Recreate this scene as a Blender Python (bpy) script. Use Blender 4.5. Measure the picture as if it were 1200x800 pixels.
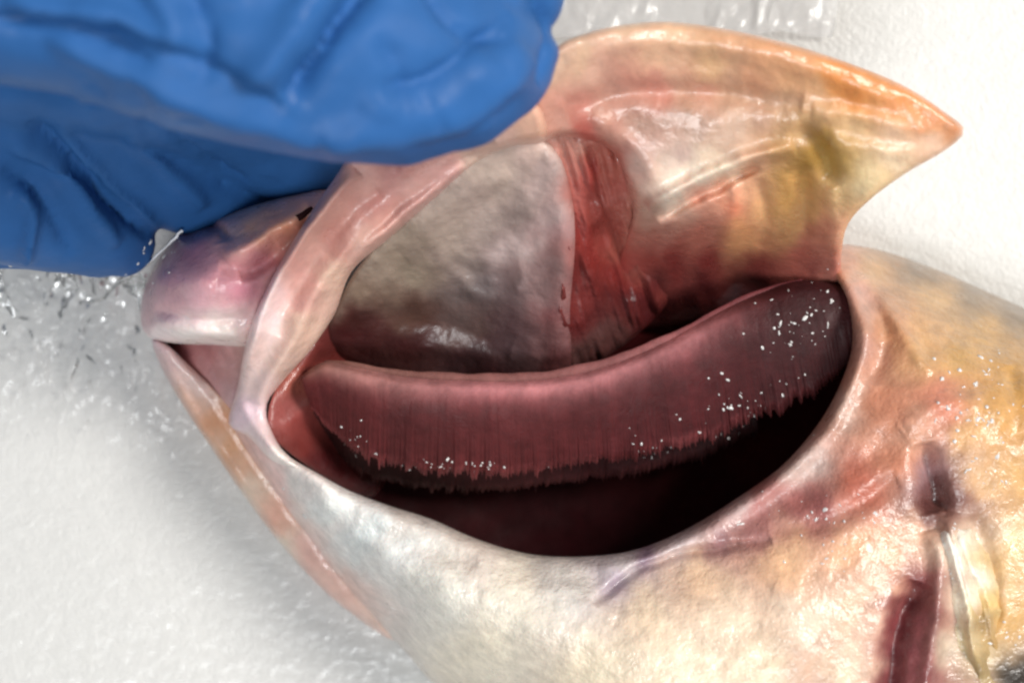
import bpy, math, random
import numpy as np
from mathutils import Vector
from mathutils.geometry import delaunay_2d_cdt

# ---------------------------------------------------------------- camera, world, lamps, exposure
for o in list(bpy.data.objects):
    bpy.data.objects.remove(o)
S = bpy.context.scene
COL = S.collection
CAM_H = 300.0                       # camera height above the table, mm
REF_Z = 25.0                        # height at which 1200 photo pixels span 150 mm
MMPX = 150.0 / 1200.0

def P(x, y, z):
    """photo position (x, y) at height z (mm above the table) -> metres"""
    k = MMPX * (CAM_H - z) / (CAM_H - REF_Z) * 0.001
    return (x - 600.0) * k, (400.0 - y) * k, z * 0.001

cd = bpy.data.cameras.new('camera'); cam = bpy.data.objects.new('camera', cd); COL.objects.link(cam)
cam.location = (0, 0, CAM_H * 0.001); cam.rotation_euler = (0, 0, 0)
cd.sensor_width = 36; cd.lens = 36 * (CAM_H - REF_Z) / 150.0
cd.clip_start = 0.005; cd.clip_end = 20
cd.dof.use_dof = True; cd.dof.focus_distance = 0.265; cd.dof.aperture_fstop = 14.0
S.camera = cam

W = bpy.data.worlds.new('World'); S.world = W; W.use_nodes = True
bg = W.node_tree.nodes['Background']; bg.inputs[0].default_value = (0.93, 0.97, 1.0, 1); bg.inputs[1].default_value = 0.20

def area(name, loc, target, size, power, color):
    l = bpy.data.lights.new(name, 'AREA'); l.shape = 'DISK'; l.size = size; l.energy = power; l.color = color
    o = bpy.data.objects.new(name, l); COL.objects.link(o); o.location = loc
    o.rotation_euler = (Vector(target) - Vector(loc)).to_track_quat('-Z', 'Y').to_euler()
    return o
area('window_lamp', (1.20, 0.46, 1.55), (0.0, 0, 0.02), 0.62, 38.0, (1.0, 0.965, 0.915))
area('overhead_fill', (-0.05, -0.85, 1.80), (0, 0, 0.02), 0.66, 19.5, (0.96, 0.985, 1.0))  # unseen fill, added to brighten the belly and gill cover
S.view_settings.view_transform = 'Standard'; S.view_settings.look = 'None'
S.view_settings.exposure = 0.14; S.view_settings.gamma = 1.0
S.render.engine = 'CYCLES'; S.cycles.filter_width = 2.4

rng = np.random.default_rng(7); random.seed(7)

# ---------------------------------------------------------------- numeric helpers
def lin(c):
    c = np.asarray(c, float) / 255.0
    return np.where(c <= 0.04045, c / 12.92, ((c + 0.055) / 1.055) ** 2.4)

_T = rng.random((6, 256, 256))
def vnoise(x, y, k=0):
    x = np.asarray(x, float); y = np.asarray(y, float)
    xi = np.floor(x).astype(int); yi = np.floor(y).astype(int)
    fx = x - xi; fy = y - yi
    fx = fx * fx * (3 - 2 * fx); fy = fy * fy * (3 - 2 * fy)
    t = _T[k % 6]
    a = t[xi & 255, yi & 255]; b = t[(xi + 1) & 255, yi & 255]
    c = t[xi & 255, (yi + 1) & 255]; d = t[(xi + 1) & 255, (yi + 1) & 255]
    return (a * (1 - fx) + b * fx) * (1 - fy) + (c * (1 - fx) + d * fx) * fy - 0.5
def fbm(x, y, s, k=0, n=4):
    r = 0; a = 1.0
    for i in range(n):
        r = r + a * vnoise(x / s + 17.3 * i, y / s + 9.1 * i, k + i); s *= 0.5; a *= 0.5
    return r

def spline(pts, n, closed=False):
    """Catmull-Rom through pts (k, d), n samples per span"""
    p = np.asarray(pts, float)
    if closed:
        q = np.vstack([p[-1:], p, p[:2]])
    else:
        q = np.vstack([2 * p[:1] - p[1:2], p, 2 * p[-1:] - p[-2:-1]])
    out = []
    for i in range(1, len(q) - 2):
        t = np.linspace(0, 1, n, endpoint=False)[:, None]
        a, b, c, d = q[i - 1], q[i], q[i + 1], q[i + 2]
        out.append(0.5 * (2 * b + (c - a) * t + (2 * a - 5 * b + 4 * c - d) * t ** 2 + (3 * b - a - 3 * c + d) * t ** 3))
    r = np.vstack(out)
    return r if closed else np.vstack([r, p[-1:]])

def along(pts, m):
    """m points at equal steps along a smooth curve through pts (first two columns give the length)"""
    c = spline(pts, 30)
    s = np.concatenate([[0], np.cumsum(np.linalg.norm(np.diff(c[:, :2], axis=0), axis=1))])
    u = np.linspace(0, s[-1], m)
    return np.stack([np.interp(u, s, c[:, j]) for j in range(c.shape[1])], 1)

def seg_dist(x, y, line):
    """distance of points to an open polyline, and the position 0..1 along it"""
    line = np.asarray(line, float)[:, :2]
    best = np.full(x.shape, 1e9); tt = np.zeros(x.shape); n = len(line) - 1
    for i in range(n):
        a, b = line[i], line[i + 1]; ab = b - a; L = ab @ ab + 1e-9
        t = np.clip(((x - a[0]) * ab[0] + (y - a[1]) * ab[1]) / L, 0, 1)
        d = np.hypot(x - a[0] - t * ab[0], y - a[1] - t * ab[1])
        m = d < best; best[m] = d[m]; tt[m] = (i + t[m]) / n
    return best, tt

def inside(x, y, poly):
    r = np.zeros(x.shape, bool); j = len(poly) - 1
    for i in range(len(poly)):
        xi, yi = poly[i]; xj, yj = poly[j]
        r ^= ((yi > y) != (yj > y)) & (x < (xj - xi) * (y - yi) / (yj - yi + 1e-12) + xi)
        j = i
    return r

def tps(ctrl):
    c = np.asarray(ctrl, float); xy = c[:, :2] / 100.0; n = len(c)
    def U(r2):
        return 0.5 * r2 * np.log(r2 + 1e-9)
    K = U(((xy[:, None] - xy[None]) ** 2).sum(-1)) + np.eye(n) * 0.02
    Q = np.hstack([np.ones((n, 1)), xy])
    A = np.block([[K, Q], [Q.T, np.zeros((3, 3))]])
    w = np.linalg.solve(A, np.concatenate([c[:, 2], np.zeros(3)]))
    def f(x, y):
        X = np.stack([x, y], 1) / 100.0; r = np.empty(len(X))
        for i in range(0, len(X), 20000):
            q = X[i:i + 20000]
            r[i:i + 20000] = U(((q[:, None] - xy[None]) ** 2).sum(-1)) @ w[:n] + w[n] + q @ w[n + 1:]
        return r
    return f

def shade(x, y, seeds, warp=14.0, s0=14.0):
    """colour at each point (pigment, some painted shade) from seeds (x, y, (r, g, b)[, weight])"""
    wx = x + warp * 2 * fbm(x, y, 60, 1); wy = y + warp * 2 * fbm(x, y, 60, 3)
    num = np.zeros((len(x), 3)); den = np.zeros(len(x))
    for sd in seeds:
        k = sd[3] if len(sd) > 3 else 1.0
        w = k / ((wx - sd[0]) ** 2 + (wy - sd[1]) ** 2 + s0 * s0) ** 1.7
        num += w[:, None] * np.asarray(sd[2], float)[None]; den += w
    return num / den[:, None]

# ---------------------------------------------------------------- materials
def material(name, rough=0.35, sss=0.0, coat=0.0, bump=0.3, bscale=900, grain=0.12, gscale=350, attr=True, color=(0.5, 0.5, 0.5), fine=0.0, spec=0.5, stretch=None):
    m = bpy.data.materials.new(name); m.use_nodes = True
    nt = m.node_tree; N = nt.nodes; L = nt.links
    b = N['Principled BSDF']
    tc = N.new('ShaderNodeTexCoord')
    mp = N.new('ShaderNodeMapping'); L.new(tc.outputs['Object'], mp.inputs[0])
    if stretch: mp.inputs['Scale'].default_value = stretch
    def noise(sc, det=4, ro=0.6):
        n = N.new('ShaderNodeTexNoise'); n.inputs['Scale'].default_value = sc; n.inputs['Detail'].default_value = det
        n.inputs['Roughness'].default_value = ro; L.new(mp.outputs[0], n.inputs['Vector']); return n
    g = noise(gscale, 5, 0.65)
    mr = N.new('ShaderNodeMapRange'); mr.inputs[1].default_value = 0.3; mr.inputs[2].default_value = 0.7
    mr.inputs[3].default_value = 1 - grain; mr.inputs[4].default_value = 1 + grain
    L.new(g.outputs[0], mr.inputs[0])
    mul = N.new('ShaderNodeVectorMath'); mul.operation = 'SCALE'
    if attr:
        a = N.new('ShaderNodeAttribute'); a.attribute_name = 'Col'; L.new(a.outputs['Color'], mul.inputs[0])
    else:
        mul.inputs[0].default_value = color
    L.new(mr.outputs[0], mul.inputs['Scale']); L.new(mul.outputs[0], b.inputs['Base Color'])
    r = noise(gscale * 0.6, 3)
    m2 = N.new('ShaderNodeMapRange'); m2.inputs[1].default_value = 0.3; m2.inputs[2].default_value = 0.7
    m2.inputs[3].default_value = max(0.04, rough - 0.15); m2.inputs[4].default_value = rough + 0.15
    L.new(r.outputs[0], m2.inputs[0]); L.new(m2.outputs[0], b.inputs['Roughness'])
    n1 = noise(bscale, 5, 0.6)
    bp = N.new('ShaderNodeBump'); bp.inputs['Strength'].default_value = bump; bp.inputs['Distance'].default_value = 0.0006
    L.new(n1.outputs[0], bp.inputs['Height'])
    last = bp
    if fine:
        n2 = noise(bscale * 3.2, 2, 0.5)
        b2 = N.new('ShaderNodeBump'); b2.inputs['Strength'].default_value = fine; b2.inputs['Distance'].default_value = 0.0003
        L.new(n2.outputs[0], b2.inputs['Height']); L.new(bp.outputs[0], b2.inputs['Normal']); last = b2
    L.new(last.outputs[0], b.inputs['Normal'])
    b.inputs['Specular IOR Level'].default_value = spec
    if sss:
        b.inputs['Subsurface Weight'].default_value = sss
        b.inputs['Subsurface Radius'].default_value = (1.0, 0.45, 0.3)
        b.inputs['Subsurface Scale'].default_value = 0.0015
    if coat:
        b.inputs['Coat Weight'].default_value = coat; b.inputs['Coat Roughness'].default_value = 0.12
        L.new(last.outputs[0], b.inputs['Coat Normal'])
    return m

M_SKIN = material('wet_fish_skin', 0.40, 0.12, 0.55, 0.42, 560, 0.20, 380, fine=0.45)
M_FLESH = material('wet_pink_flesh', 0.36, 0.25, 0.40, 0.32, 650, 0.12, 380, fine=0.15)
M_MEMB = material('grey_membrane', 0.42, 0.10, 0.25, 0.30, 800, 0.20, 260)
M_GILL = material('gill_tissue', 0.55, 0.15, 0.0, 0.30, 900, 0.24, 380, fine=0.15, spec=0.16)
M_DARK = material('blood_shade_lining', 0.75, 0.0, 0.0, 0.3, 500, 0.25, 300, spec=0.08)
M_GLOVE = material('blue_nitrile', 0.47, 0.0, 0.0, 0.14, 420, 0.08, 120, attr=False, color=(0.028, 0.110, 0.31), fine=0.10, spec=0.12)
M_TABLE = material('white_sheeted_table', 0.45, 0.0, 0.0, 0.35, 420, 0.05, 500, attr=False, color=(0.67, 0.662, 0.635), fine=0.6)

def film_material(name, white, shade_=0.63):
    m = bpy.data.materials.new(name); m.use_nodes = True
    nt = m.node_tree; N = nt.nodes; L = nt.links; N.clear()
    out = N.new('ShaderNodeOutputMaterial'); tr = N.new('ShaderNodeBsdfTransparent')
    gl = N.new('ShaderNodeBsdfGlossy'); gl.inputs['Roughness'].default_value = 0.16
    df = N.new('ShaderNodeBsdfDiffuse'); df.inputs['Color'].default_value = (shade_, shade_, shade_ * 1.01, 1)
    lw = N.new('ShaderNodeFresnel'); lw.inputs[0].default_value = 1.36
    tc = N.new('ShaderNodeTexCoord'); n = N.new('ShaderNodeTexNoise'); n.inputs['Scale'].default_value = 480; n.inputs['Detail'].default_value = 4
    L.new(tc.outputs['Object'], n.inputs['Vector'])
    bp = N.new('ShaderNodeBump'); bp.inputs['Strength'].default_value = 0.4; bp.inputs['Distance'].default_value = 0.0006
    L.new(n.outputs[0], bp.inputs['Height'])
    for q in (gl, df, lw): L.new(bp.outputs[0], q.inputs['Normal'])
    a = N.new('ShaderNodeMixShader'); a.inputs[0].default_value = white
    L.new(tr.outputs[0], a.inputs[1]); L.new(df.outputs[0], a.inputs[2])
    b = N.new('ShaderNodeMixShader'); L.new(lw.outputs[0], b.inputs[0]); L.new(a.outputs[0], b.inputs[1]); L.new(gl.outputs[0], b.inputs[2])
    L.new(b.outputs[0], out.inputs[0])
    return m
M_FILM = film_material('clear_film', 0.18)

def glint_material():
    m = bpy.data.materials.new('wet_glint_white'); m.use_nodes = True
    b = m.node_tree.nodes['Principled BSDF']
    b.inputs['Base Color'].default_value = (0.93, 0.92, 0.90, 1); b.inputs['Transmission Weight'].default_value = 0.25  # white base colour stands for the glint
    b.inputs['Roughness'].default_value = 0.05; b.inputs['IOR'].default_value = 1.45
    return m
M_GLINT = glint_material()

# ---------------------------------------------------------------- mesh helpers
def link(name, verts, faces, mat, parent=None, col=None, smooth=True):
    me = bpy.data.meshes.new(name)
    me.from_pydata([tuple(v) for v in verts], [], [tuple(int(i) for i in f) for f in faces])
    me.polygons.foreach_set('use_smooth', [smooth] * len(me.polygons))
    if col is not None:
        a = me.color_attributes.new('Col', 'FLOAT_COLOR', 'POINT')
        a.data.foreach_set('color', np.hstack([col, np.ones((len(col), 1))]).astype(np.float32).ravel())
    me.materials.append(mat); me.update()
    o = bpy.data.objects.new(name, me); COL.objects.link(o)
    if parent: o.parent = parent
    return o

def triangulate(poly, step):
    n = max(2, int(round(60 / step)))
    c = spline(poly, 8, True)
    s = np.vstack([c, c[:1]]); L = np.concatenate([[0], np.cumsum(np.linalg.norm(np.diff(s, axis=0), axis=1))])
    m = int(L[-1] / step); u = np.linspace(0, L[-1], m, endpoint=False)
    b = np.stack([np.interp(u, L, s[:, 0]), np.interp(u, L, s[:, 1])], 1)
    lo = b.min(0); hi = b.max(0)
    gx, gy = np.meshgrid(np.arange(lo[0], hi[0], step), np.arange(lo[1], hi[1], step * 0.87))
    gx = gx + (np.arange(gx.shape[0]) % 2)[:, None] * step * 0.5
    gx = gx.ravel(); gy = gy.ravel()
    k = inside(gx, gy, b); gx, gy = gx[k], gy[k]
    d, _ = seg_dist(gx, gy, np.vstack([b, b[:1]]))
    k = d > step * 0.6; g = np.stack([gx[k], gy[k]], 1)
    allp = np.vstack([b, g])
    r = delaunay_2d_cdt([Vector(p) for p in allp], [(i, (i + 1) % m) for i in range(m)], [list(range(m))], 1, 1e-4)
    V = np.array([[v.x, v.y] for v in r[0]]); F = np.array([f for f in r[2] if len(f) == 3])
    return V, F, b

def subdivide(V, F):
    e = np.sort(np.vstack([F[:, [0, 1]], F[:, [1, 2]], F[:, [2, 0]]]), 1)
    u, inv = np.unique(e, axis=0, return_inverse=True); inv = inv.ravel()
    mid = (V[u[:, 0]] + V[u[:, 1]]) / 2; n = len(F); o = len(V)
    a, b, c = inv[:n] + o, inv[n:2 * n] + o, inv[2 * n:] + o
    return np.vstack([V, mid]), np.vstack([np.stack([F[:, 0], a, c], 1), np.stack([a, F[:, 1], b], 1), np.stack([c, b, F[:, 2]], 1), np.stack([a, b, c], 1)])

def field(name, poly, ctrl, seeds, mat, parent, folds=(), drop=3.0, D=14.0, thick=3.0, rough=0.25, rscale=45, step=10, sub=2, warp=14, zmin=0.4, edge_noise=0, flow=None):
    """one soft piece: an outline with heights, relief lines (polyline, height mm, width px) and colour"""
    V, F, b = triangulate(poly, step)
    for _ in range(sub): V, F = subdivide(V, F)
    x, y = V[:, 0].copy(), V[:, 1].copy()
    d, _ = seg_dist(x, y, np.vstack([b, b[:1]]))
    z = tps(ctrl)(x, y)
    wx = x + 6 * fbm(x, y, 50, 2); wy = y + 6 * fbm(x, y, 50, 4)
    for ln, h, w in folds:
        fd, ft = seg_dist(wx, wy, spline(ln, 6))
        taper = np.clip(np.minimum(ft, 1 - ft) * 6, 0, 1) ** 0.5
        z = z + h * taper * np.exp(-(fd / w) ** 2)
    z = z + rough * fbm(x, y, rscale, 0, 5)
    if flow:   # fibres running along a direction
        (ux, uy), fs, fa = flow
        z = z + fa * fbm((x * ux + y * uy) / 8, (-x * uy + y * ux), fs, 2, 3)
    t = np.clip(1 - d / D, 0, 1); z = z - drop * (1 - np.sqrt(np.clip(1 - t * t, 0, 1)))
    z = np.maximum(z, zmin)
    if edge_noise:
        k = np.clip(1 - d / 25, 0, 1) * edge_noise
        x = x + k * fbm(x, y, 22, 1, 3); y = y + k * fbm(x, y, 22, 3, 3)
    col = lin(shade(x, y, seeds, warp) if name != 'flank' else shade(x, y, seeds, warp) * 0.92 + 0.08 * np.array((240, 196, 186)) * (shade(x, y, seeds, warp).mean(1) / 190)[:, None])
    px, py, pz = P(x, y, z); top = np.stack([px, py, pz], 1)
    qx, qy, qz = P(x, y, np.maximum(z - thick, zmin - 0.3)); bot = np.stack([qx, qy, qz], 1)
    # orient upwards
    a = V[F[:, 1]] - V[F[:, 0]]; c = V[F[:, 2]] - V[F[:, 0]]
    flip = (a[:, 0] * c[:, 1] - a[:, 1] * c[:, 0]) > 0      # photo y runs down
    F[flip] = F[flip][:, ::-1]
    n = len(V)
    e = np.vstack([F[:, [0, 1]], F[:, [1, 2]], F[:, [2, 0]]])
    se = np.sort(e, 1); u, inv, cnt = np.unique(se, axis=0, return_inverse=True, return_counts=True)
    be = e[cnt[inv.ravel()] == 1]
    verts = np.vstack([top, bot, top, bot]); cols = np.vstack([col] * 4)
    faces = [tuple(f) for f in F] + [tuple(f[::-1] + n) for f in F] + [(q + 2 * n, p + 2 * n, p + 3 * n, q + 3 * n) for p, q in be]
    # drop unused duplicates
    used = np.unique(np.concatenate([np.arange(2 * n), be.ravel() + 2 * n, be.ravel() + 3 * n]))
    remap = -np.ones(4 * n, int); remap[used] = np.arange(len(used))
    faces = [tuple(remap[list(f)]) for f in faces]
    return link(name, verts[used], faces, mat, parent, cols[used])

def tube(pts, radii, sides=10, flat=1.0):
    """pts in metres; returns verts, faces of a capped tube"""
    p = np.asarray(pts, float); r = np.asarray(radii, float); n = len(p)
    t = np.gradient(p, axis=0); t /= np.linalg.norm(t, axis=1)[:, None] + 1e-12
    up = np.array([0.0, 0, 1]); s = np.cross(t, up); s /= np.linalg.norm(s, axis=1)[:, None] + 1e-12
    v = np.cross(s, t); V = []
    for k in range(sides):
        a = 2 * math.pi * k / sides
        V.append(p + (s * math.cos(a) + v * math.sin(a) * flat) * r[:, None])
    V = np.stack(V, 1).reshape(-1, 3)
    Fs = [(i * sides + k, i * sides + (k + 1) % sides, (i + 1) * sides + (k + 1) % sides, (i + 1) * sides + k) for i in range(n - 1) for k in range(sides)]
    Fs += [tuple(range(sides))[::-1], tuple((n - 1) * sides + k for k in range(sides))]
    return V, Fs

def empty(name, loc):
    o = bpy.data.objects.new(name, None); COL.objects.link(o); o.location = loc; o.empty_display_size = 0.02
    return o

# ---------------------------------------------------------------- the table
gx, gy = np.meshgrid(np.linspace(-0.6, 0.6, 241), np.linspace(-0.5, 0.5, 201))
gz = 0.0004 * fbm(gx.ravel(), gy.ravel(), 0.05, 1, 3)
tv = np.stack([gx.ravel(), gy.ravel(), gz], 1)
tf = [(j * 241 + i, j * 241 + i + 1, (j + 1) * 241 + i + 1, (j + 1) * 241 + i) for j in range(200) for i in range(240)]
table = link('tabletop', tv, tf, M_TABLE); table['kind'] = 'structure'

# ---------------------------------------------------------------- the fish
fish = empty('fish', (0, 0, 0))
fish['label'] = 'ochre and pink fish on its side with gill cover lifted off dark red gills'
fish['category'] = 'fish'

# cavity under the gills: blood red, with its depth shade darkened into the colour
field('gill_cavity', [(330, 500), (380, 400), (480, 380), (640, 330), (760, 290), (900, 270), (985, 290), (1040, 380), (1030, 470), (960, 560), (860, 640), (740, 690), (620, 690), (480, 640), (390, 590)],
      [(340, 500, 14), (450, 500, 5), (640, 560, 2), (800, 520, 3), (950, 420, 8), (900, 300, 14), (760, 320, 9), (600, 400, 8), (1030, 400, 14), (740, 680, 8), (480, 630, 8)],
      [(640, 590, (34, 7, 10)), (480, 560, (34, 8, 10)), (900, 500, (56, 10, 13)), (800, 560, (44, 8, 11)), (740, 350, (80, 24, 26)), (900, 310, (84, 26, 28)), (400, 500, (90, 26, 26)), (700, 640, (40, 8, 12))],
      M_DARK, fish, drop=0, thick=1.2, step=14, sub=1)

# corner muscle in front of the gills
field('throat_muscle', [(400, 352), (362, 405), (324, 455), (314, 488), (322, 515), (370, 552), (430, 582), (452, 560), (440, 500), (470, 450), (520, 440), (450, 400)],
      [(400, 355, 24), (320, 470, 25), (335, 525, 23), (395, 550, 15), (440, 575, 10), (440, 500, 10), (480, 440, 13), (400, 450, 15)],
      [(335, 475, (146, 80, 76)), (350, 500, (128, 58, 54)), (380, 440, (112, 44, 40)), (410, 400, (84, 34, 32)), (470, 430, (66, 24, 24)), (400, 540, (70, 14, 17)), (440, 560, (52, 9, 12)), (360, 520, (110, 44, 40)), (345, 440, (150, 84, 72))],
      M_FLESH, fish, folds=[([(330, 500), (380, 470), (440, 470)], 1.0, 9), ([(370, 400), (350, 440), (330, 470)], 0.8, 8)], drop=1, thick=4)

# flank and belly
flank_poly = [(268, 488), (300, 500), (335, 532), (375, 556), (410, 575), (455, 592), (505, 608), (560, 632), (620, 649), (680, 652), (740, 645), (800, 622), (860, 586), (918, 544),
              (962, 492), (988, 442), (999, 400), (994, 356), (978, 322), (960, 300), (962, 286), (990, 286), (1035, 294), (1085, 311), (1140, 334), (1200, 361), (1290, 405), (1340, 600),
              (1300, 900), (950, 940), (650, 950), (560, 860), (507, 800), (452, 738), (405, 690), (352, 618), (305, 552)]
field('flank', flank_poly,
      [(268, 488, 20), (335, 532, 29), (410, 575, 30), (505, 608, 31), (620, 649, 32), (740, 645, 33), (860, 586, 34), (962, 492, 34), (999, 400, 32), (978, 322, 28), (965, 292, 20),
       (1035, 296, 12), (1085, 312, 11), (1200, 361, 11), (1290, 405, 11), (1060, 360, 28), (1150, 400, 28), (1240, 450, 32), (1080, 450, 37), (1000, 560, 40), (1100, 620, 40), (1200, 560, 39),
       (1200, 700, 40), (900, 680, 42), (760, 740, 43), (620, 740, 40), (520, 690, 36), (440, 640, 31), (380, 590, 29), (405, 690, 10), (452, 738, 9), (507, 800, 9), (560, 860, 9), (352, 618, 15), (305, 552, 17),
       (500, 745, 24), (430, 680, 22), (370, 615, 22), (900, 850, 44), (1300, 900, 34), (650, 950, 20), (1340, 600, 30)],
      [(290, 515, (214, 172, 166)), (325, 560, (226, 184, 178)), (360, 625, (226, 190, 180)), (400, 680, (222, 190, 178)), (350, 555, (220, 216, 210)), (385, 590, (226, 232, 228)), (430, 620, (216, 224, 222)),
       (470, 615, (196, 190, 182)), (560, 648, (216, 206, 194)), (470, 650, (222, 226, 222)), (520, 690, (228, 226, 214)), (600, 690, (232, 226, 208)), (560, 760, (234, 224, 200)), (660, 680, (218, 216, 208)),
       (720, 668, (200, 194, 194)), (790, 640, (192, 178, 178)), (860, 600, (190, 168, 164)), (930, 545, (196, 172, 162)), (985, 470, (190, 160, 146)), (1012, 410, (186, 140, 126)), (1000, 350, (196, 148, 132)), (975, 305, (200, 140, 110)),
       (720, 686, (140, 122, 142), .3), (765, 660, (128, 106, 128), .4), (850, 636, (150, 108, 112), .4),
       (880, 612, (170, 110, 106)), (940, 590, (160, 92, 88)), (1000, 560, (182, 100, 80)), (1050, 535, (196, 122, 92)), (900, 570, (176, 120, 116), .6), (1030, 470, (196, 128, 98)), (1050, 400, (198, 140, 100)),
       (830, 680, (236, 200, 164)), (920, 650, (232, 186, 144)), (1000, 640, (226, 176, 136)), (760, 720, (236, 214, 184)), (850, 740, (226, 206, 180)), (940, 720, (222, 200, 176)), (800, 790, (232, 216, 188)), (700, 790, (236, 222, 194)), (900, 790, (228, 208, 178)), (1000, 720, (222, 190, 158)), (1000, 790, (216, 190, 160)),
       (1020, 320, (206, 158, 104)), (1040, 300, (160, 122, 84)), (1085, 316, (140, 116, 90), .8), (1150, 342, (140, 118, 92), .8), (1205, 366, (136, 116, 92), .8), (1100, 350, (204, 160, 104)), (1160, 390, (200, 152, 84)), (1120, 420, (206, 160, 96)), (1190, 440, (196, 146, 76)), (1080, 400, (202, 156, 104)),
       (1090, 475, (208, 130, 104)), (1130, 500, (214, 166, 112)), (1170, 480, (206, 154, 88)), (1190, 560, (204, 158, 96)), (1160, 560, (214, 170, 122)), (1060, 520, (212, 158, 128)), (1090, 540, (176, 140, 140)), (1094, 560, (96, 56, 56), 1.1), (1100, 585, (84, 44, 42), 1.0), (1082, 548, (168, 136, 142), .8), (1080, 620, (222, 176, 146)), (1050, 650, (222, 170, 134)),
       (1120, 640, (232, 222, 200)), (1140, 690, (226, 216, 192)), (1120, 760, (206, 190, 166)), (1170, 650, (214, 172, 112)), (1180, 720, (204, 160, 96)), (1160, 770, (190, 166, 126)), (1082, 682, (120, 52, 54), 1.2), (1070, 712, (104, 36, 42), 1.6), (1062, 740, (104, 34, 40), 1.8), (1054, 770, (104, 34, 42), 1.8), (1048, 800, (110, 40, 46), 1.6), (1084, 740, (122, 60, 60), 1.2), (1078, 780, (130, 64, 66)), (1036, 740, (222, 186, 160), 1.4), (1026, 780, (222, 190, 164), 1.4), (1050, 695, (222, 178, 148), 1.3), (1030, 700, (222, 186, 156)), (1010, 760, (220, 192, 164)), (1200, 800, (40, 34, 28), .5)],  # last seed paints the dark corner gap into the skin colour
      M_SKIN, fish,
      folds=[([(690, 706), (720, 686), (760, 662), (830, 642), (905, 632)], -1.8, 5), ([(905, 624), (980, 606), (1050, 560)], -1.0, 12),
             ([(700, 668), (770, 650), (840, 612), (905, 572), (960, 515), (1000, 440), (1010, 380), (985, 320)], 1.6, 13),
             ([(850, 618), (930, 578), (1010, 540), (1060, 510)], -1.2, 18), ([(1015, 330), (1035, 390), (1020, 450)], -1.4, 12), ([(1010, 320), (1050, 380), (1090, 440)], 1.0, 10),
             ([(1080, 520), (1092, 560), (1098, 600)], -3.5, 14), ([(1040, 830), (1052, 740), (1078, 680)], -3.5, 13), ([(1080, 830), (1095, 740), (1100, 660), (1090, 620)], 2.2, 12),
             ([(1112, 600), (1122, 650), (1140, 720)], 2.4, 11), ([(1140, 600), (1160, 670), (1165, 740)], -1.4, 10), ([(1060, 500), (1110, 470), (1150, 480)], 1.0, 12),
             ([(300, 508), (345, 575), (400, 650), (460, 715)], 1.2, 9), ([(320, 540), (370, 630), (420, 690)], -1.0, 8), ([(345, 560), (420, 630), (520, 720), (600, 800)], 1.0, 22),
             ([(420, 620), (480, 635), (560, 660)], -1.0, 14), ([(560, 690), (650, 690), (720, 720)], 0.9, 18), ([(1115, 400), (1170, 420), (1230, 430)], 0.5, 12), ([(1180, 430), (1190, 470), (1185, 520)], -0.8, 10)],
      drop=4.0, D=16, thick=30, rough=0.8, rscale=55)

# lower jaw
field('lower_jaw', [(178, 398), (196, 404), (222, 428), (262, 466), (290, 500), (330, 558), (372, 618), (412, 672), (446, 724), (462, 750), (430, 732), (378, 690), (330, 638), (288, 583), (250, 528), (214, 474), (190, 432)],
      [(178, 398, 19), (222, 428, 19), (190, 432, 16), (262, 466, 18), (250, 528, 12), (290, 500, 18), (330, 558, 17), (330, 638, 9), (372, 618, 15), (412, 672, 13), (448, 722, 9), (428, 732, 6), (462, 750, 4)],
      [(185, 408, (214, 186, 190)), (195, 432, (208, 178, 176)), (225, 445, (216, 190, 184)), (215, 470, (212, 170, 150)), (245, 480, (206, 148, 112)), (265, 520, (206, 150, 112)), (250, 525, (216, 184, 164)), (290, 545, (214, 166, 138)), (290, 580, (224, 200, 180)), (330, 635, (230, 212, 192)), (330, 590, (220, 170, 150)), (385, 680, (226, 186, 172)), (430, 725, (228, 196, 182)), (380, 640, (222, 178, 166))],
      M_FLESH, fish, folds=[([(200, 410), (245, 455), (300, 535), (380, 650), (440, 725)], -1.2, 8), ([(190, 425), (230, 490), (290, 575), (370, 675)], 0.9, 8)], drop=2.5, D=10, thick=14, step=8)

# mouth lining between the jaws
field('mouth_lining', [(196, 398), (240, 392), (300, 395), (330, 420), (322, 455), (300, 480), (312, 520), (292, 505), (262, 470), (224, 432), (202, 410)],
      [(196, 398, 12), (240, 395, 14), (320, 410, 26), (300, 480, 24), (224, 432, 15), (262, 470, 17), (310, 515, 22), (260, 430, 15)],
      [(206, 412, (112, 58, 62)), (225, 418, (168, 112, 112)), (250, 430, (192, 148, 146)), (290, 420, (204, 172, 164)), (275, 462, (200, 164, 168)), (300, 500, (214, 184, 184))],
      M_FLESH, fish, folds=[([(240, 400), (262, 440), (285, 490)], 0.7, 7), ([(270, 400), (285, 450)], -0.8, 7)], drop=1, D=8, thick=8, step=8)

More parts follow.
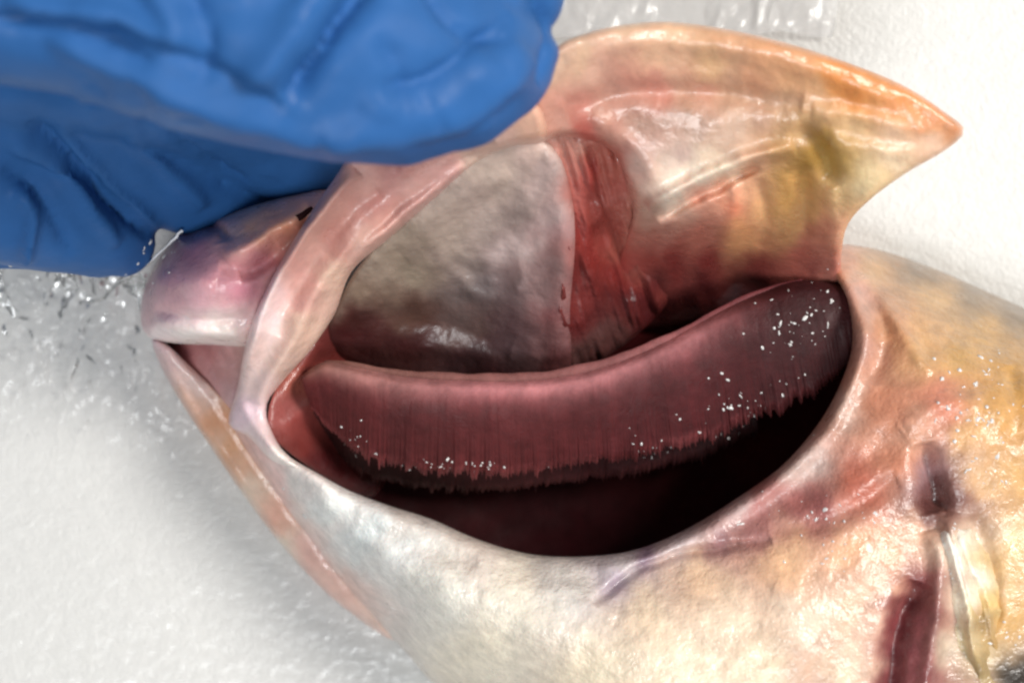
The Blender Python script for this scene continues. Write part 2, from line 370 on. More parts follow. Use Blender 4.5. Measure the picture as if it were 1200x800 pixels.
# snout and upper jaw
field('snout', [(165, 372), (169, 340), (186, 304), (212, 272), (250, 257), (296, 241), (340, 229), (385, 222), (420, 240), (380, 300), (345, 360), (318, 402), (290, 406), (250, 404), (205, 402), (174, 394)],
      [(165, 372, 24), (186, 304, 26), (250, 257, 28), (340, 229, 34), (230, 330, 38), (290, 300, 39), (345, 270, 37), (290, 380, 34), (205, 398, 28), (250, 404, 30), (400, 240, 35), (330, 380, 31), (340, 330, 33), (210, 370, 34)],
      [(176, 370, (208, 160, 164)), (195, 390, (240, 219, 217), 1.4), (225, 394, (240, 229, 223), 1.5), (260, 394, (240, 227, 219), 1.5), (290, 392, (231, 202, 198)), (205, 340, (213, 156, 164)), (240, 350, (219, 166, 175)), (230, 300, (194, 129, 141)), (236, 270, (99, 66, 91), 1.0), (215, 282, (160, 112, 131), .7), (270, 300, (198, 131, 137)), (290, 340, (181, 116, 131)), (260, 325, (208, 147, 156)), (310, 310, (187, 120, 129)),
       (300, 275, (240, 177, 137)), (325, 262, (238, 166, 126)), (345, 256, (223, 156, 126)), (270, 292, (240, 198, 181)), (330, 245, (217, 166, 158)), (365, 238, (202, 156, 156)), (280, 285, (227, 183, 168)), (350, 290, (202, 135, 131)), (320, 350, (213, 171, 171))],
      M_FLESH, fish, folds=[([(212, 280), (238, 264), (258, 272), (262, 284)], -3.4, 8), ([(262, 300), (310, 276), (360, 244)], 2.6, 11), ([(280, 322), (320, 300), (350, 270)], -1.6, 10), ([(176, 378), (220, 392), (290, 393)], 2.2, 9), ([(180, 360), (230, 372), (300, 370)], -1.2, 7), ([(255, 312), (300, 316), (330, 290)], -1.2, 9), ([(180, 330), (215, 322), (250, 330)], 0.8, 14)],
      drop=7.0, D=26, thick=20, step=8)
link_pts = along([(338, 259, 38), (352, 254, 38.3), (366, 243, 37.8)], 9)
nv, nf = tube([P(*q) for q in link_pts], 0.00042 * np.sin(np.linspace(0.25, math.pi - 0.25, 9)) ** .6 * (1 + .3 * rng.random(9)), 8, 0.6)
link('nostril', nv, nf, M_DARK, fish, np.tile(lin((46, 22, 22)), (len(nv), 1)))

# cheek: the folded bands between the snout and the open gill chamber
field('cheek', [(268, 496), (278, 455), (286, 412), (296, 376), (326, 312), (364, 250), (398, 200), (420, 165), (480, 125), (560, 110), (625, 118), (640, 160), (600, 172), (560, 190), (505, 236), (455, 280), (412, 318), (392, 368), (362, 412), (330, 448), (312, 478), (326, 520), (352, 548), (320, 540), (292, 512)],
      [(268, 496, 22), (286, 412, 34), (326, 312, 43), (402, 196, 50), (560, 130, 58), (640, 160, 54), (560, 190, 49), (455, 280, 42), (392, 368, 34), (330, 448, 29), (312, 478, 27), (326, 520, 29), (350, 545, 30), (340, 380, 37), (420, 270, 46)],
      [(282, 480, (218, 190, 199)), (300, 440, (220, 190, 184)), (300, 500, (228, 203, 201)), (335, 535, (230, 218, 211)), (330, 420, (218, 184, 169)), (365, 385, (220, 184, 165)), (308, 370, (240, 214, 214)), (322, 335, (228, 197, 197)), (345, 300, (197, 146, 138)), (375, 262, (197, 153, 142)), (355, 335, (205, 153, 142)), (390, 270, (182, 123, 113)), (420, 215, (197, 151, 142)), (430, 235, (178, 121, 113)), (385, 318, (224, 188, 167)), (430, 275, (203, 161, 148)), (480, 235, (190, 146, 138)), (460, 205, (169, 117, 113)), (520, 190, (193, 146, 140)), (560, 160, (199, 157, 146)), (610, 150, (220, 172, 148)), (560, 184, (209, 180, 163)), (350, 365, (209, 176, 157))],
      M_FLESH, fish, folds=[([(286, 430), (305, 375), (335, 312), (378, 246), (420, 200)], 2.6, 9), ([(320, 390), (360, 322), (410, 250), (470, 200)], -1.4, 10), ([(300, 470), (345, 395), (395, 315), (460, 258), (540, 190)], 2.4, 11), ([(380, 340), (440, 268), (520, 205), (580, 170)], -1.6, 7), ([(440, 220), (500, 185), (580, 155)], 1.0, 9), ([(283, 470), (296, 500), (330, 535)], 1.0, 8)],
      drop=3.0, D=12, thick=8, step=8)

# grey inside skin of the cheek
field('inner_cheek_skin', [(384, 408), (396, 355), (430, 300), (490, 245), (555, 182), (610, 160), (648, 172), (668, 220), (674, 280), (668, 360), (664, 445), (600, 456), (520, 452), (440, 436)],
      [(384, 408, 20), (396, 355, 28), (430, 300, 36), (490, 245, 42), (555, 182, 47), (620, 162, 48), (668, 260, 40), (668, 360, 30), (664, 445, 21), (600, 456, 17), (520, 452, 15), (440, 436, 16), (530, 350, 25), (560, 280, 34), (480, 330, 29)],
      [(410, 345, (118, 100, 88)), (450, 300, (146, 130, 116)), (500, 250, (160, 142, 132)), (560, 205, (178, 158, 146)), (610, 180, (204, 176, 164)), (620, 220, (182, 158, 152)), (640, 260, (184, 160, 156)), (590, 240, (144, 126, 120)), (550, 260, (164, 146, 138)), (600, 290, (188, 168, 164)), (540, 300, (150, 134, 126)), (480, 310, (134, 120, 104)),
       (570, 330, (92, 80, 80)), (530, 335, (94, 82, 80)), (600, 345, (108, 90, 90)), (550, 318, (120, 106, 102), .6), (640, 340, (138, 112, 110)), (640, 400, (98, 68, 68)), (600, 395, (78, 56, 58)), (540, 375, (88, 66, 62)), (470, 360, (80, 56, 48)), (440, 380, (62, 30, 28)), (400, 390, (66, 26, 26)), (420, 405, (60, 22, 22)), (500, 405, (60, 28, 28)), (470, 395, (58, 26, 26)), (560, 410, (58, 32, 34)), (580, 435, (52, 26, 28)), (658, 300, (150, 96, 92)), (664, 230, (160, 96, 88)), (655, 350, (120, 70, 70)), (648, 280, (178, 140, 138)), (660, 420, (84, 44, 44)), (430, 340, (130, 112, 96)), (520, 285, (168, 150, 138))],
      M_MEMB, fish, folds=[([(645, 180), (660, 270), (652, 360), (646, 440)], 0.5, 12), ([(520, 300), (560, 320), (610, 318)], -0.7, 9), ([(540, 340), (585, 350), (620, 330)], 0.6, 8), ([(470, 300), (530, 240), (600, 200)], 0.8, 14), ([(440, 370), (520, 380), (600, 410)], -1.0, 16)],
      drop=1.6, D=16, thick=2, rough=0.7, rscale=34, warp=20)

# lifted gill cover (inner face towards the camera)
field('gill_cover', [(585, 168), (606, 140), (632, 100), (648, 58), (690, 38), (740, 28), (790, 26), (860, 36), (930, 53), (1000, 76), (1060, 101), (1105, 130), (1130, 153), (1108, 176), (1062, 203), (1022, 232), (994, 262), (986, 296), (980, 338), (935, 352), (862, 368), (790, 386), (745, 382), (716, 346), (728, 290), (742, 252), (735, 222), (715, 175), (660, 160), (630, 168)],
      [(585, 168, 52), (648, 58, 60), (790, 26, 57), (930, 53, 57), (1060, 101, 56), (1130, 153, 54), (1022, 232, 48), (992, 262, 42), (930, 195, 47), (850, 190, 48), (765, 236, 44), (860, 216, 43), (790, 252, 39), (940, 230, 42), (985, 300, 31), (962, 325, 24), (935, 348, 21), (862, 362, 18), (760, 375, 10), (722, 340, 18), (850, 260, 37), (800, 300, 26), (900, 295, 28), (945, 275, 35), (860, 318, 19), (742, 280, 30), (715, 175, 47), (640, 150, 52), (690, 165, 48.5), (720, 110, 53), (820, 120, 52), (920, 130, 53), (1020, 150, 53), (800, 180, 49)],
      [(600, 150, (208, 152, 128)), (640, 120, (196, 142, 124)), (680, 70, (206, 170, 142)), (740, 45, (216, 180, 150)), (800, 40, (218, 176, 142)), (860, 52, (214, 164, 128)), (920, 70, (216, 160, 120)), (780, 75, (208, 166, 136)), (840, 85, (208, 166, 124)), (700, 95, (206, 162, 142)), (690, 130, (184, 126, 112)), (690, 158, (168, 80, 70), 1.3), (715, 180, (160, 74, 64), 1.3), (732, 205, (164, 82, 72), 1.2), (755, 232, (178, 112, 98)), (742, 262, (156, 70, 62), 1.3), (730, 300, (128, 46, 44), 1.3), (724, 340, (100, 34, 34), 1.3), (650, 150, (196, 146, 130)), (760, 105, (188, 124, 108)), (830, 110, (194, 138, 116)), (900, 105, (196, 140, 108)), (720, 150, (190, 150, 132)), (770, 140, (184, 150, 134)), (760, 190, (192, 160, 148)), (820, 150, (186, 154, 138)), (860, 160, (194, 162, 142)), (810, 195, (188, 156, 148)), (900, 140, (188, 150, 128)), (930, 170, (200, 160, 116)),
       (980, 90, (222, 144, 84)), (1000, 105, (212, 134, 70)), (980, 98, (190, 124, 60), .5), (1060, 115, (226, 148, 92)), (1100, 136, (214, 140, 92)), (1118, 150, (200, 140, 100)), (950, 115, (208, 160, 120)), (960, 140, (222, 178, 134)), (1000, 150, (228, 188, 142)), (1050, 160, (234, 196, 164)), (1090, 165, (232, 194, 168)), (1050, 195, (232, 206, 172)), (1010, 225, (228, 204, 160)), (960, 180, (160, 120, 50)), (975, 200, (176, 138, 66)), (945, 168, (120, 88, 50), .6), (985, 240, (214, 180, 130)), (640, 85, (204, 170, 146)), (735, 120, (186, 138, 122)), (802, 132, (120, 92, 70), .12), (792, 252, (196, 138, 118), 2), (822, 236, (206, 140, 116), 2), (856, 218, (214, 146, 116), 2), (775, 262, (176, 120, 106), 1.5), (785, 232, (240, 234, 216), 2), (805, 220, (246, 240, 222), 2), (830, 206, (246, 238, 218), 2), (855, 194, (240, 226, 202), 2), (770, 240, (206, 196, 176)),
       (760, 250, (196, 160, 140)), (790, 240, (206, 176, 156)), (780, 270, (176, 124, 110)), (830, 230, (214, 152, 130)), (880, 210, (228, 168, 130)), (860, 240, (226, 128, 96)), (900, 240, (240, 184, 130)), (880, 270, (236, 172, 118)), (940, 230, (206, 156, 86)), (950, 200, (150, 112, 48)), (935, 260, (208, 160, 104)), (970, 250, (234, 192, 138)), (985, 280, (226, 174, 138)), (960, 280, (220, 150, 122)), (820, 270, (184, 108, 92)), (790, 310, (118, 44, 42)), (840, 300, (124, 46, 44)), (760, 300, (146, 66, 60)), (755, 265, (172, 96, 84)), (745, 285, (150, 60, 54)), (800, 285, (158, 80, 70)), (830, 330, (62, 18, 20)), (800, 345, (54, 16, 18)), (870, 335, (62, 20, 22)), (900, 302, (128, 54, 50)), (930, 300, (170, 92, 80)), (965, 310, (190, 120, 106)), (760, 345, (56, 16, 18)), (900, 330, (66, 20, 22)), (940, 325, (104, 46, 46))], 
      M_FLESH, fish, folds=[([(772, 258), (812, 235), (855, 211), (890, 197)], -3.2, 6), ([(860, 205), (862, 240), (850, 280)], 0.9, 8), ([(890, 210), (900, 250), (890, 290)], -0.8, 8), ([(935, 195), (945, 240), (940, 285)], -1.2, 9), ([(968, 205), (978, 250), (970, 295)], 0.9, 8), ([(760, 246), (800, 222), (850, 196), (890, 182), (930, 172)], 2.8, 9), ([(660, 70), (760, 50), (880, 62), (980, 92), (1080, 132)], 1.2, 14), ([(660, 128), (750, 108), (850, 112), (940, 122)], -1.8, 14), ([(930, 150), (960, 178), (975, 220)], -1.6, 11), ([(950, 130), (1020, 140), (1100, 156)], 0.9, 12), ([(970, 170), (1030, 175), (1080, 180)], 0.6, 10), ([(690, 140), (740, 170), (770, 215)], 0.8, 12)],
      drop=2.5, D=11, thick=2.2, rough=0.7, rscale=50, warp=16)

# muscle under the gill cover
field('opercle_muscle', [(628, 172), (655, 150), (700, 152), (738, 176), (762, 230), (790, 260), (800, 320), (770, 370), (720, 412), (655, 448), (650, 380), (664, 300), (656, 230)],
      [(628, 172, 46), (700, 152, 46), (738, 190, 41), (780, 250, 33), (790, 340, 16), (720, 412, 16), (655, 448, 18), (664, 300, 37), (656, 230, 43), (720, 300, 26), (700, 230, 38)],
      [(632, 172, (196, 150, 136)), (655, 156, (196, 148, 132)), (695, 156, (186, 118, 104)), (735, 180, (168, 92, 80)), (650, 200, (170, 110, 100)), (640, 180, (184, 124, 110)), (680, 178, (158, 74, 64)), (700, 200, (146, 52, 48)), (672, 215, (156, 78, 72)), (720, 180, (172, 100, 86)), (735, 220, (166, 88, 78)), (700, 240, (152, 68, 60)), (760, 250, (176, 112, 98)), (735, 262, (150, 78, 68)), (690, 280, (122, 42, 38)), (720, 300, (112, 38, 36)), (670, 320, (104, 40, 38)), (760, 300, (130, 66, 58)), (700, 350, (82, 30, 30)), (670, 380, (92, 46, 44)), (690, 400, (86, 56, 54)), (740, 350, (76, 24, 26)), (780, 340, (72, 24, 26))],
      M_FLESH, fish, folds=[([(690, 170), (705, 205), (700, 240)], -1.4, 10), ([(720, 180), (738, 230), (740, 290)], 1.0, 8), ([(664, 200), (680, 280), (670, 380)], -1.0, 9), ([(700, 260), (730, 300), (740, 350)], -1.2, 10)],
      drop=1.2, D=10, thick=3, rough=0.7, rscale=24, warp=26, flow=((0.3, 0.95), 7, 1.8))

# gills
ARCH = [(368, 428, 27), (400, 432, 28), (470, 447, 28), (560, 452, 28.5), (650, 450, 29), (720, 434, 29), (790, 404, 29), (850, 376, 28), (905, 356, 26.5), (955, 346, 25)]
TIPS = [(385, 512, 23), (425, 540, 23), (480, 550, 24), (560, 553, 24.5), (650, 545, 25), (735, 533, 25.5), (820, 514, 26), (892, 486, 26), (950, 448, 26), (990, 385, 26)]
def gill_sheet(name, arch, tips, tone, seed, nu=760, nv=56, rag=1.0):
    """one row of fine gill filaments lying side by side, pressed into a soft sheet with a ragged free edge"""
    A = along(arch, nu); T = along(tips, nu); r = np.random.default_rng(seed)
    iu = np.arange(nu, dtype=float); one = np.ones(nu)
    ragged = 1 + rag * (0.035 * fbm(iu, one * seed, 60, 1, 4) + 0.09 * np.clip(fbm(iu, one * (seed + 9), 26, 2, 3), -.2, 1) * (np.sin(iu * .31 + 5 * fbm(iu, one, 90, 3)) > .2) + 0.014 * r.standard_normal(nu))
    v = np.linspace(0, 1, nv) ** 0.9
    U, Vv = np.meshgrid(iu, v, indexing='ij')
    L = (Vv * np.where(Vv > .4, 1 + (ragged[:, None] - 1) * (Vv - .4) / .6, 1))
    xyz = A[:, None, :] + (T - A)[:, None, :] * L[:, :, None]
    fil = fbm(U * 1.0, Vv * 3.0 + seed, 5.0, 2, 2)           # fine filaments
    clump = fbm(U * 1.0, Vv * 12.0, 46.0, 4, 3)
    z = xyz[:, :, 2] + 2.3 * np.sin(np.clip(Vv, 0, 1) ** 0.7 * math.pi) + 0.05 * fil * np.clip(Vv * 4, .1, 1) + 0.75 * clump * Vv
    z = z - 1.8 * np.clip((0.10 - Vv) / 0.10, 0, 1) ** 2 - 1.8 * np.clip((Vv - .93) / .07, 0, 1) ** 2
    xyz[:, :, 0] += 2.0 * clump * Vv * 3
    pale = np.where((U / nu)[..., None] < .25, np.array((128, 88, 82)), np.array((150, 92, 96)))
    ru = (U / nu)[..., None]; w = np.clip(ru / .3, 0, 1); pale = np.array((142, 102, 94)) * (1 - w) + np.array((170, 112, 114)) * w
    mid = np.array((74, 29, 31)) + (0.5 - ru) * np.array((8, 2, 0))
    wob = (0.05 * fbm(U, Vv * 30, 70, 3, 3))[..., None]
    vv = Vv[..., None] + wob
    g = np.exp(-np.clip((vv - .05) / .19, 0, 9) ** 2) * (1 - np.clip((ru - .70) / .16, 0, 1)) * np.clip(ru / .03 + .3, 0, 1)
    c = mid * (1 - g) + pale * g
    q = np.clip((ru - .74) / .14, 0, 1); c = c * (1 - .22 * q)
    rim = np.clip((vv - .90) / .1, 0, 1) * (1 - .5 * q); c = c * (1 - .6 * rim) + np.array((150, 84, 84)) * .6 * rim
    c = c * (1 + 0.06 * fil[..., None] + 0.18 * clump[..., None]) * tone
    px, py, pz = P(xyz[:, :, 0].ravel(), xyz[:, :, 1].ravel(), z.ravel())
    top = np.stack([px, py, pz], 1); bot = top - np.array([0, 0, 0.0016])
    n = nu * nv; idx = np.arange(n).reshape(nu, nv)
    F = [(idx[a, b], idx[a, b + 1], idx[a + 1, b + 1], idx[a + 1, b]) for a in range(nu - 1) for b in range(nv - 1)]
    Fb = [(t[3] + n, t[2] + n, t[1] + n, t[0] + n) for t in F]
    ring = list(idx[:, 0]) + list(idx[-1, 1:]) + list(idx[-2::-1, -1]) + list(idx[0, -2:0:-1])
    Fr = [(ring[a], ring[(a + 1) % len(ring)], ring[(a + 1) % len(ring)] + n, ring[a] + n) for a in range(len(ring))]
    col = lin(np.clip(c.reshape(-1, 3), 0, 255))
    o = link(name, np.vstack([top, bot]), F + Fb + Fr, M_GILL, fish, np.vstack([col, col])); o['kind'] = 'stuff'
    return o
ARCH = [(352, 440, 24), (380, 424, 26.5), (420, 430, 27.5), (480, 441, 28), (560, 445, 28.5), (640, 443, 29), (710, 428, 29), (780, 399, 29), (840, 366, 28.5), (890, 343, 27.5), (940, 328, 26.5), (1004, 336, 25)]
TIPS = [(362, 478, 22), (392, 508, 22.5), (432, 536, 23), (490, 550, 24), (560, 554, 24.5), (640, 549, 25), (710, 539, 25.5), (780, 529, 26), (840, 512, 26), (895, 488, 26), (952, 462, 27), (1020, 420, 27)]
gill_sheet('gill_filaments', ARCH, TIPS, 1.0, 3, rag=1.7)
gill_sheet('gill_filaments', [(q[0] - 4, q[1] + 30, q[2] - 7) for q in ARCH[:-2]], [(q[0] - 6, q[1] + 20, q[2] - 9) for q in TIPS[:-2]], 0.62, 8, 620, 40, 1.4)  # lower row, its colour darkened for the shade of the cavity
# the gill arch: the firm rim the filaments hang from, mostly sunk in them
ap = along(ARCH[1:-1], 90); u = np.arange(90.)
ap[:, 2] += -1.9 + 0.5 * fbm(u, np.zeros(90), 8, 2); ap[:, 1] += 2 + 5.0 * fbm(u, np.ones(90) * 5, 14, 1)
rad = 0.0016 * (0.8 + 0.3 * fbm(u, np.zeros(90), 12, 3)) * np.concatenate([np.linspace(.4, 1, 14), np.ones(46), np.linspace(1, .2, 30)])
v, f = tube([P(*q) for q in ap], rad, 16, 0.55)
tt = np.repeat(np.linspace(0, 1, 90), 16)[:, None]
c = np.array((118, 82, 74)) * (1 - tt) + np.array((146, 88, 92)) * tt
c = np.where(tt > .7, c * (1 - (tt - .7) / .3) + np.array((84, 34, 38)) * (tt - .7) / .3, c)
link('gill_arch', v, f, M_GILL, fish, lin(c))

# pectoral fin folded against the flank: pale rays
fin = None
finbase = field('pectoral_fin', [(1096, 592), (1110, 580), (1130, 598), (1156, 650), (1186, 716), (1200, 770), (1180, 806), (1140, 840), (1112, 830), (1096, 740), (1094, 650)],
      [(1100, 585, 35), (1112, 580, 35), (1130, 600, 38), (1112, 640, 42), (1156, 670, 40.5), (1130, 720, 42.6), (1186, 740, 39), (1150, 800, 41), (1112, 825, 41), (1094, 690, 40)],
      [(1105, 600, (226, 214, 206)), (1115, 625, (246, 244, 234)), (1128, 660, (240, 234, 220)), (1145, 640, (216, 184, 132)), (1130, 700, (234, 226, 206)), (1160, 700, (212, 176, 112)), (1112, 740, (220, 206, 186)), (1150, 750, (206, 182, 140)), (1180, 750, (176, 138, 84)), (1120, 800, (210, 190, 160)), (1172, 782, (150, 126, 84)), (1160, 725, (120, 88, 50), .25), (1108, 668, (150, 110, 92), .2)],
      M_SKIN, fish, folds=[([(1106, 600), (1118, 650), (1136, 720), (1150, 790)], 1.5, 7), ([(1120, 600), (1136, 650), (1158, 710), (1172, 770)], 0.9, 6), ([(1112, 610), (1126, 660), (1148, 725)], -0.9, 4), ([(1100, 640), (1108, 700), (1122, 780)], -0.7, 4)],
      drop=2.0, D=12, thick=1.2, step=8, rough=0.7, rscale=26, edge_noise=10, flow=((0.3, 0.95), 9, 0.7))

# white grains set as wet glints on the skin and gills
bpy.context.view_layer.update()
dg = bpy.context.evaluated_depsgraph_get()
def top_z(x, y, default=30):
    a = Vector((0, 0, CAM_H * 0.001)); b = Vector(P(x, y, 0.0))
    hit, loc, nrm, *_ = S.ray_cast(dg, a, (b - a).normalized())
    return (loc, nrm) if hit else (Vector(P(x, y, default)), Vector((0, 0, 1)))
unit = []
for i in range(5):
    th = i / 4 * math.pi / 2
    for k in range(8):
        unit.append((math.cos(th) * math.cos(k * math.pi / 4), math.cos(th) * math.sin(k * math.pi / 4), math.sin(th)))
unit = np.array(unit); uf = [(i * 8 + k, i * 8 + (k + 1) % 8, (i + 1) * 8 + (k + 1) % 8, (i + 1) * 8 + k) for i in range(4) for k in range(8)]
V = []; Fc = []; k = 0
def glint_grain(x, y, r, lowest=0.016):
    global k
    if 1080 < x < 1112 and 540 < y < 605: return
    loc, n = top_z(x, y)
    if loc.z < lowest: return
    q = Vector((0, 0, 1)).rotation_difference(n).to_matrix()
    R = np.array(q); s = np.array([r * random.uniform(.5, 2.2), r * random.uniform(.5, 1.3), r * .75])
    th = random.random() * 6.283; c, q1 = math.cos(th), math.sin(th)
    V.append(((unit * s * (1 + .22 * rng.standard_normal((40, 1)))) @ np.array([[c, q1, 0], [-q1, c, 0], [0, 0, 1]])) @ R.T + np.array(loc) - np.array(n) * r * .1)
    Fc.extend(tuple(j + k for j in q2) for q2 in uf); k += len(unit)
clusters = [(1140, 480, 34, 34, 34, 4.2), (1160, 430, 14, 26, 10, 3.6), (1155, 550, 22, 14, 8, 4), (930, 380, 34, 40, 34, 2.8), (960, 350, 16, 20, 8, 2.6), (875, 480, 45, 22, 22, 2.8), (800, 500, 50, 22, 5, 2.8), (540, 546, 60, 6, 22, 2.6),
            (415, 525, 22, 22, 10, 2.6), (900, 540, 40, 24, 10, 2.4), (960, 600, 60, 18, 22, 2.6), (840, 600, 40, 20, 8, 2.2), (770, 527, 18, 8, 10, 2.6), (345, 585, 10, 20, 8, 2.6), (940, 660, 40, 10, 10, 2.4), (1120, 640, 10, 40, 8, 3), (1180, 740, 14, 18, 6, 3), (975, 640, 40, 14, 8, 2.4)]
for cx, cy, sx, sy, n, r in clusters:
    for _ in range(int(n * 1.4)):
        glint_grain(random.gauss(cx, sx * .7), random.gauss(cy, sy * .7), min(r * random.lognormvariate(-1.1, .45), 1.9) * 0.000125)
for x, y, r in [(853, 445, 6), (868, 464, 4), (856, 478, 4.5), (797, 491, 4), (884, 487, 4), (846, 437, 3), (400, 500, 4), (897, 553, 4)]:
    glint_grain(x, y, r * 0.45 * 0.000125)
wd = link('glint_grains', np.vstack(V), Fc, M_GLINT, fish); wd['kind'] = 'stuff'

# ---------------------------------------------------------------- gloved hand
def blob(chains, voxel, smooth):
    Vs = []; Fs = []; k = 0
    sp = []; SE, SG = 10, 16
    for i in range(SE + 1):
        for j in range(SG):
            th = math.pi * i / SE; ph = 2 * math.pi * j / SG
            sp.append((math.sin(th) * math.cos(ph), math.sin(th) * math.sin(ph), math.cos(th)))
    sp = np.array(sp); sf = [(i * SG + j, (i + 1) * SG + j, (i + 1) * SG + (j + 1) % SG, i * SG + (j + 1) % SG) for i in range(SE) for j in range(SG)]
    for ch in chains:
        q = spline(np.array(ch, float), 7)
        for x, y, z, r in q:
            Vs.append(sp * r * 0.001 + np.array(P(x, y, z))); Fs += [tuple(a + k for a in f) for f in sf]; k += len(sp)
    me = bpy.data.meshes.new('tmp'); me.from_pydata([tuple(v) for v in np.vstack(Vs)], [], Fs)
    o = bpy.data.objects.new('tmp', me); COL.objects.link(o)
    m = o.modifiers.new('r', 'REMESH'); m.mode = 'VOXEL'; m.voxel_size = voxel
    s = o.modifiers.new('s', 'SMOOTH'); s.iterations = smooth; s.factor = 0.5
    bpy.context.view_layer.update()
    ev = o.evaluated_get(bpy.context.evaluated_depsgraph_get()); em = ev.to_mesh()
    n = len(em.vertices); co = np.empty(n * 3); em.vertices.foreach_get('co', co); no = np.empty(n * 3); em.vertex_normals.foreach_get('vector', no)
    F = [tuple(p.vertices) for p in em.polygons]
    ev.to_mesh_clear(); bpy.data.objects.remove(o); bpy.data.meshes.remove(me)
    return co.reshape(-1, 3), no.reshape(-1, 3), F

hand_chains = [
    [(-420, -160, 78, 22), (-180, -90, 86, 16), (60, -28, 84, 13), (240, 22, 83, 13.3), (400, 62, 79, 12.8), (500, 72, 74, 11.9), (566, 62, 68, 9.4)],       # forefinger over the gill cover
    [(-420, -220, 80, 22), (-60, -160, 84, 14), (240, -90, 82, 12), (460, -40, 76, 11), (590, -5, 68, 7.8)],                                        # middle finger beside it
    [(-420, -40, 56, 22), (-160, 80, 46, 15), (0, 200, 36, 13), (90, 244, 30, 9.5), (142, 286, 23, 5)],                                       # thumb
    [(-300, 120, 44, 18), (-120, 222, 32, 11), (20, 250, 26, 8.5), (80, 282, 22, 5), (118, 300, 20, 3.5)],
    [(-260, 20, 56, 18), (40, 90, 42, 13), (170, 165, 28, 11), (240, 215, 19, 8.5), (290, 236, 15, 7)],                                            # ring finger
    [(-200, 0, 58, 16), (160, 60, 46, 12), (300, 140, 28, 10), (385, 190, 20, 8)],                                                                   # little finger
    [(-420, -160, 75, 26), (-520, -100, 65, 32), (-620, -60, 62, 34), (-760, -60, 60, 30), (-1000, -60, 60, 30)],                                   # palm and wrist
]
hv, hn, hf = blob(hand_chains, 0.0008, 10)
# creases and folds of the loose glove
sc = 275.0 / MMPX / (CAM_H - hv[:, 2] * 1000) * 1000
hx = hv[:, 0] * sc + 600; hy = 400 - hv[:, 1] * sc
dsp = np.zeros(len(hv))
wx = hx + 10 * fbm(hx, hy, 60, 2); wy = hy + 10 * fbm(hx, hy, 60, 4)
gf = [([(340, 120), (375, 60), (440, -20)], -4.2, 17, 1), ([(290, 110), (330, 50), (395, -20)], 2.0, 20, 1), ([(380, 165), (470, 152), (560, 122), (620, 66)], 1.8, 20, 1), ([(450, 105), (520, 85), (600, 20)], -1.8, 16, 1), ([(420, 130), (500, 120), (580, 80)], 1.0, 14, 1),
      ([(628, -20), (645, 40), (628, 100)], -1.8, 10, 1), ([(120, 40), (230, 70), (330, 130)], -1.8, 13, 1), ([(60, 45), (180, 98), (300, 145), (420, 165)], 1.5, 14, 1), ([(0, 5), (110, 15), (210, 55)], 1.6, 13, 1), ([(-40, 25), (90, 38), (180, 80)], -2.0, 10, 1),
      ([(225, -20), (250, 40), (240, 100)], -1.8, 14, 1), ([(490, -20), (540, 35), (600, 55)], -1.6, 12, 1), ([(170, -20), (200, 20), (215, 60)], 1.4, 14, 1), ([(440, 40), (470, 80), (480, 130)], -1.0, 12, 1),
      ([(0, 150), (70, 200), (140, 285)], 1.8, 11, 0), ([(30, 140), (100, 200), (175, 275)], -2.0, 9, 0), ([(20, 215), (38, 255), (30, 310)], 2.2, 8, 0), ([(60, 150), (130, 210), (190, 262)], 1.4, 8, 0), ([(0, 190), (50, 235), (90, 300)], -1.5, 9, 0),
      ([(200, 150), (250, 190), (290, 215)], -1.2, 8, 0), ([(150, 160), (210, 210), (240, 240)], 1.2, 9, 0)]
for ln, h, w, upper in gf:
    fd, ft = seg_dist(wx, wy, spline(ln, 6))
    g = 1 / (1 + np.exp(-(hv[:, 2] - 0.058) / 0.003)); g = g if upper else 1 - g
    prof = np.exp(-fd / (w * .62)) if h < 0 else np.exp(-(fd / w) ** 2)
    dsp += h * prof * np.clip(np.minimum(ft, 1 - ft) * 6, 0, 1) ** .5 * g
for i in range(26):                                   # small wrinkles
    x0, y0 = random.uniform(-80, 660), random.uniform(-60, 310); th = random.choice((0.5, 0.75, 2.2, -0.2)) + random.gauss(0, .25); L0 = random.uniform(25, 80)
    ln = [(x0 + L0 * (t - .5) * math.cos(th + t * .5), y0 + L0 * (t - .5) * math.sin(th + t * .5)) for t in (0, .33, .67, 1)]
    fd, ft = seg_dist(wx, wy, ln)
    dsp += random.choice((-.8, -.6, .45)) * np.exp(-fd / random.uniform(3.5, 7)) * np.clip(np.minimum(ft, 1 - ft) * 4, 0, 1)
a = hx * 0.9 + hy * 0.43; b2 = -hx * 0.43 + hy * 0.9
dsp += 0.8 * fbm(hx, hy, 110, 0, 2) + 1.0 * (0.3 - np.abs(fbm(a, b2 * 2.6, 170, 3, 2)))
hv = hv + hn * (dsp * 0.001)[:, None]
glove = link('gloved_hand', hv, hf, M_GLOVE)
glove['label'] = 'hand in a wrinkled blue nitrile glove holding up the fish gill cover'; glove['category'] = 'hand'

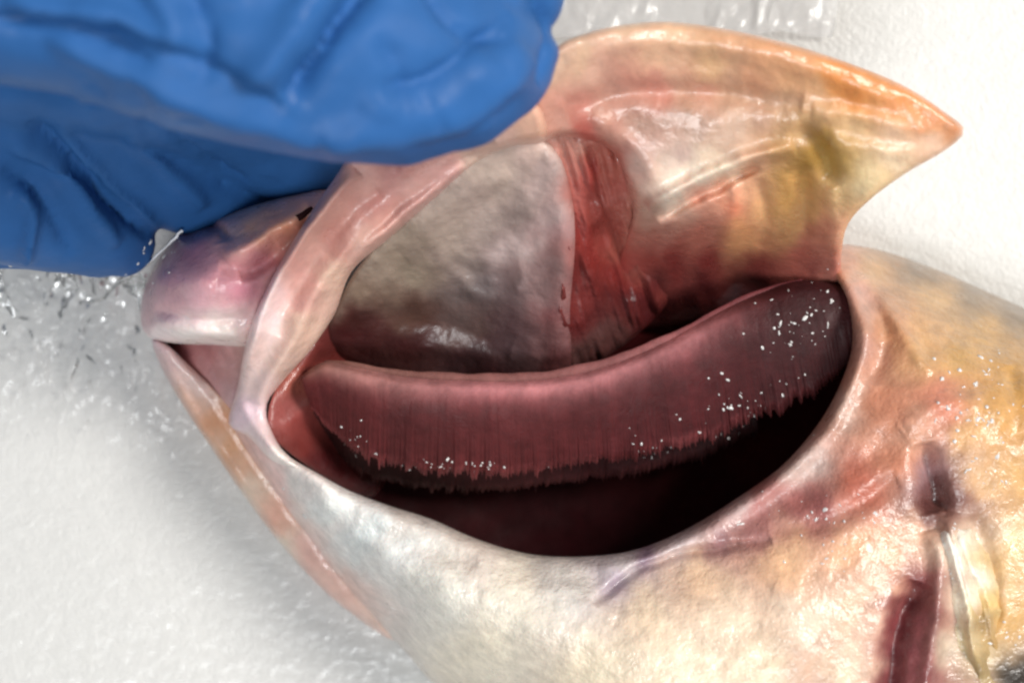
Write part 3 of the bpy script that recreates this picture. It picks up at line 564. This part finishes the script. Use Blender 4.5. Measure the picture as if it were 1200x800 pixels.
# ---------------------------------------------------------------- clear film lying on the table
def ridged(x, y, s, k):
    return 1 - 2 * np.abs(fbm(x, y, s, k, 4))
def film(name, x0, x1, top, bottom, nx, ny, zf):
    X, T = np.meshgrid(np.linspace(x0, x1, nx), np.linspace(0, 1, ny)); x = X.ravel(); t = T.ravel() ** 1.4
    yt = np.interp(x, *zip(*top)); d = t * (bottom - yt); y = yt + d
    x2 = x + 14 * fbm(x, y, 60, 1, 3); y2 = y + 14 * fbm(x, y, 60, 2, 3)
    px, py, pz = P(x2, y2, zf(x, y, d))
    F = [(j * nx + i, j * nx + i + 1, (j + 1) * nx + i + 1, (j + 1) * nx + i) for j in range(ny - 1) for i in range(nx - 1)]
    return link(name, np.stack([px, py, pz], 1), F, M_FILM)
def lip_height(x, y, d):
    e = np.interp(x, [-160, 0, 90, 130, 170, 205, 235, 260], [3, 3, 4, 6, 6, 3, 1, 0])
    c = e * np.exp(-(d / np.interp(x, [-160, 100, 200], [48, 40, 30])) ** 1.5)
    return 1.5 + c + (0.12 + 2.8 * np.clip((230 - d) / 200, 0, 1)) * np.clip((300 - x) / 120, .08, 1) * np.clip(ridged(x * 1.3, y * .9, 44, 1) - .05, 0, 1)
fl = film('plastic_film', -160, 520, [(-160, 270), (0, 266), (60, 272), (105, 285), (140, 296), (170, 318), (212, 330), (250, 350), (330, 430), (400, 580), (520, 720)], 1000, 300, 200, lip_height)
fl['label'] = 'crumpled clear plastic film on the table below the blue glove, beside the fish snout'; fl['category'] = 'plastic film'
fl2 = film('plastic_film', 640, 980, [(640, -90), (980, -90)], 44, 150, 80, lambda x, y, d: 1.5 + 2.2 * np.clip(ridged(x + y * .5, y * .6, 80, 3) - .3, 0, 1))
fl2.data.materials[0] = film_material('white_film', 0.35, 0.88)
fl2['label'] = 'crumpled clear plastic film lying behind the top edge of the lifted gill cover'; fl2['category'] = 'plastic film'

ed = along([(92, 357, 7), (122, 347, 11), (148, 331, 17), (168, 311, 22), (188, 290, 25), (214, 270, 26)], 40)
ed[:, 0] += 9 * fbm(np.arange(40.), np.zeros(40), 7, 1); ed[:, 1] += 9 * fbm(np.arange(40.), np.ones(40), 7, 2)
v, f = tube([P(*q) for q in ed], 0.00022 * (1 + 1.2 * fbm(np.arange(40.), np.ones(40) * 4, 5, 3)), 8, 0.6)
link('folded_edge', v, f, film_material('film_edge_glint', 0.75, 0.9), fl)  # film edge, whitened so that it shows as a wet glint line
bpy.context.view_layer.update(); dg = bpy.context.evaluated_depsgraph_get()
V = []; Fc = []; k = 0
for cx, cy, sx, sy, n, r in [(30, 332, 30, 16, 26, 2.6), (60, 420, 60, 36, 40, 1.8), (150, 332, 40, 16, 16, 2.0), (190, 292, 18, 18, 12, 2.0), (90, 470, 70, 30, 20, 1.5)]:
    for _ in range(n):
        glint_grain(random.gauss(cx, sx * .7), random.gauss(cy, sy * .7), r * random.lognormvariate(-.5, .45) * 0.000125, 0)
wd = link('glint_grains', np.vstack(V), Fc, M_GLINT, fl); wd['kind'] = 'stuff'  # white grains put on the film as glints
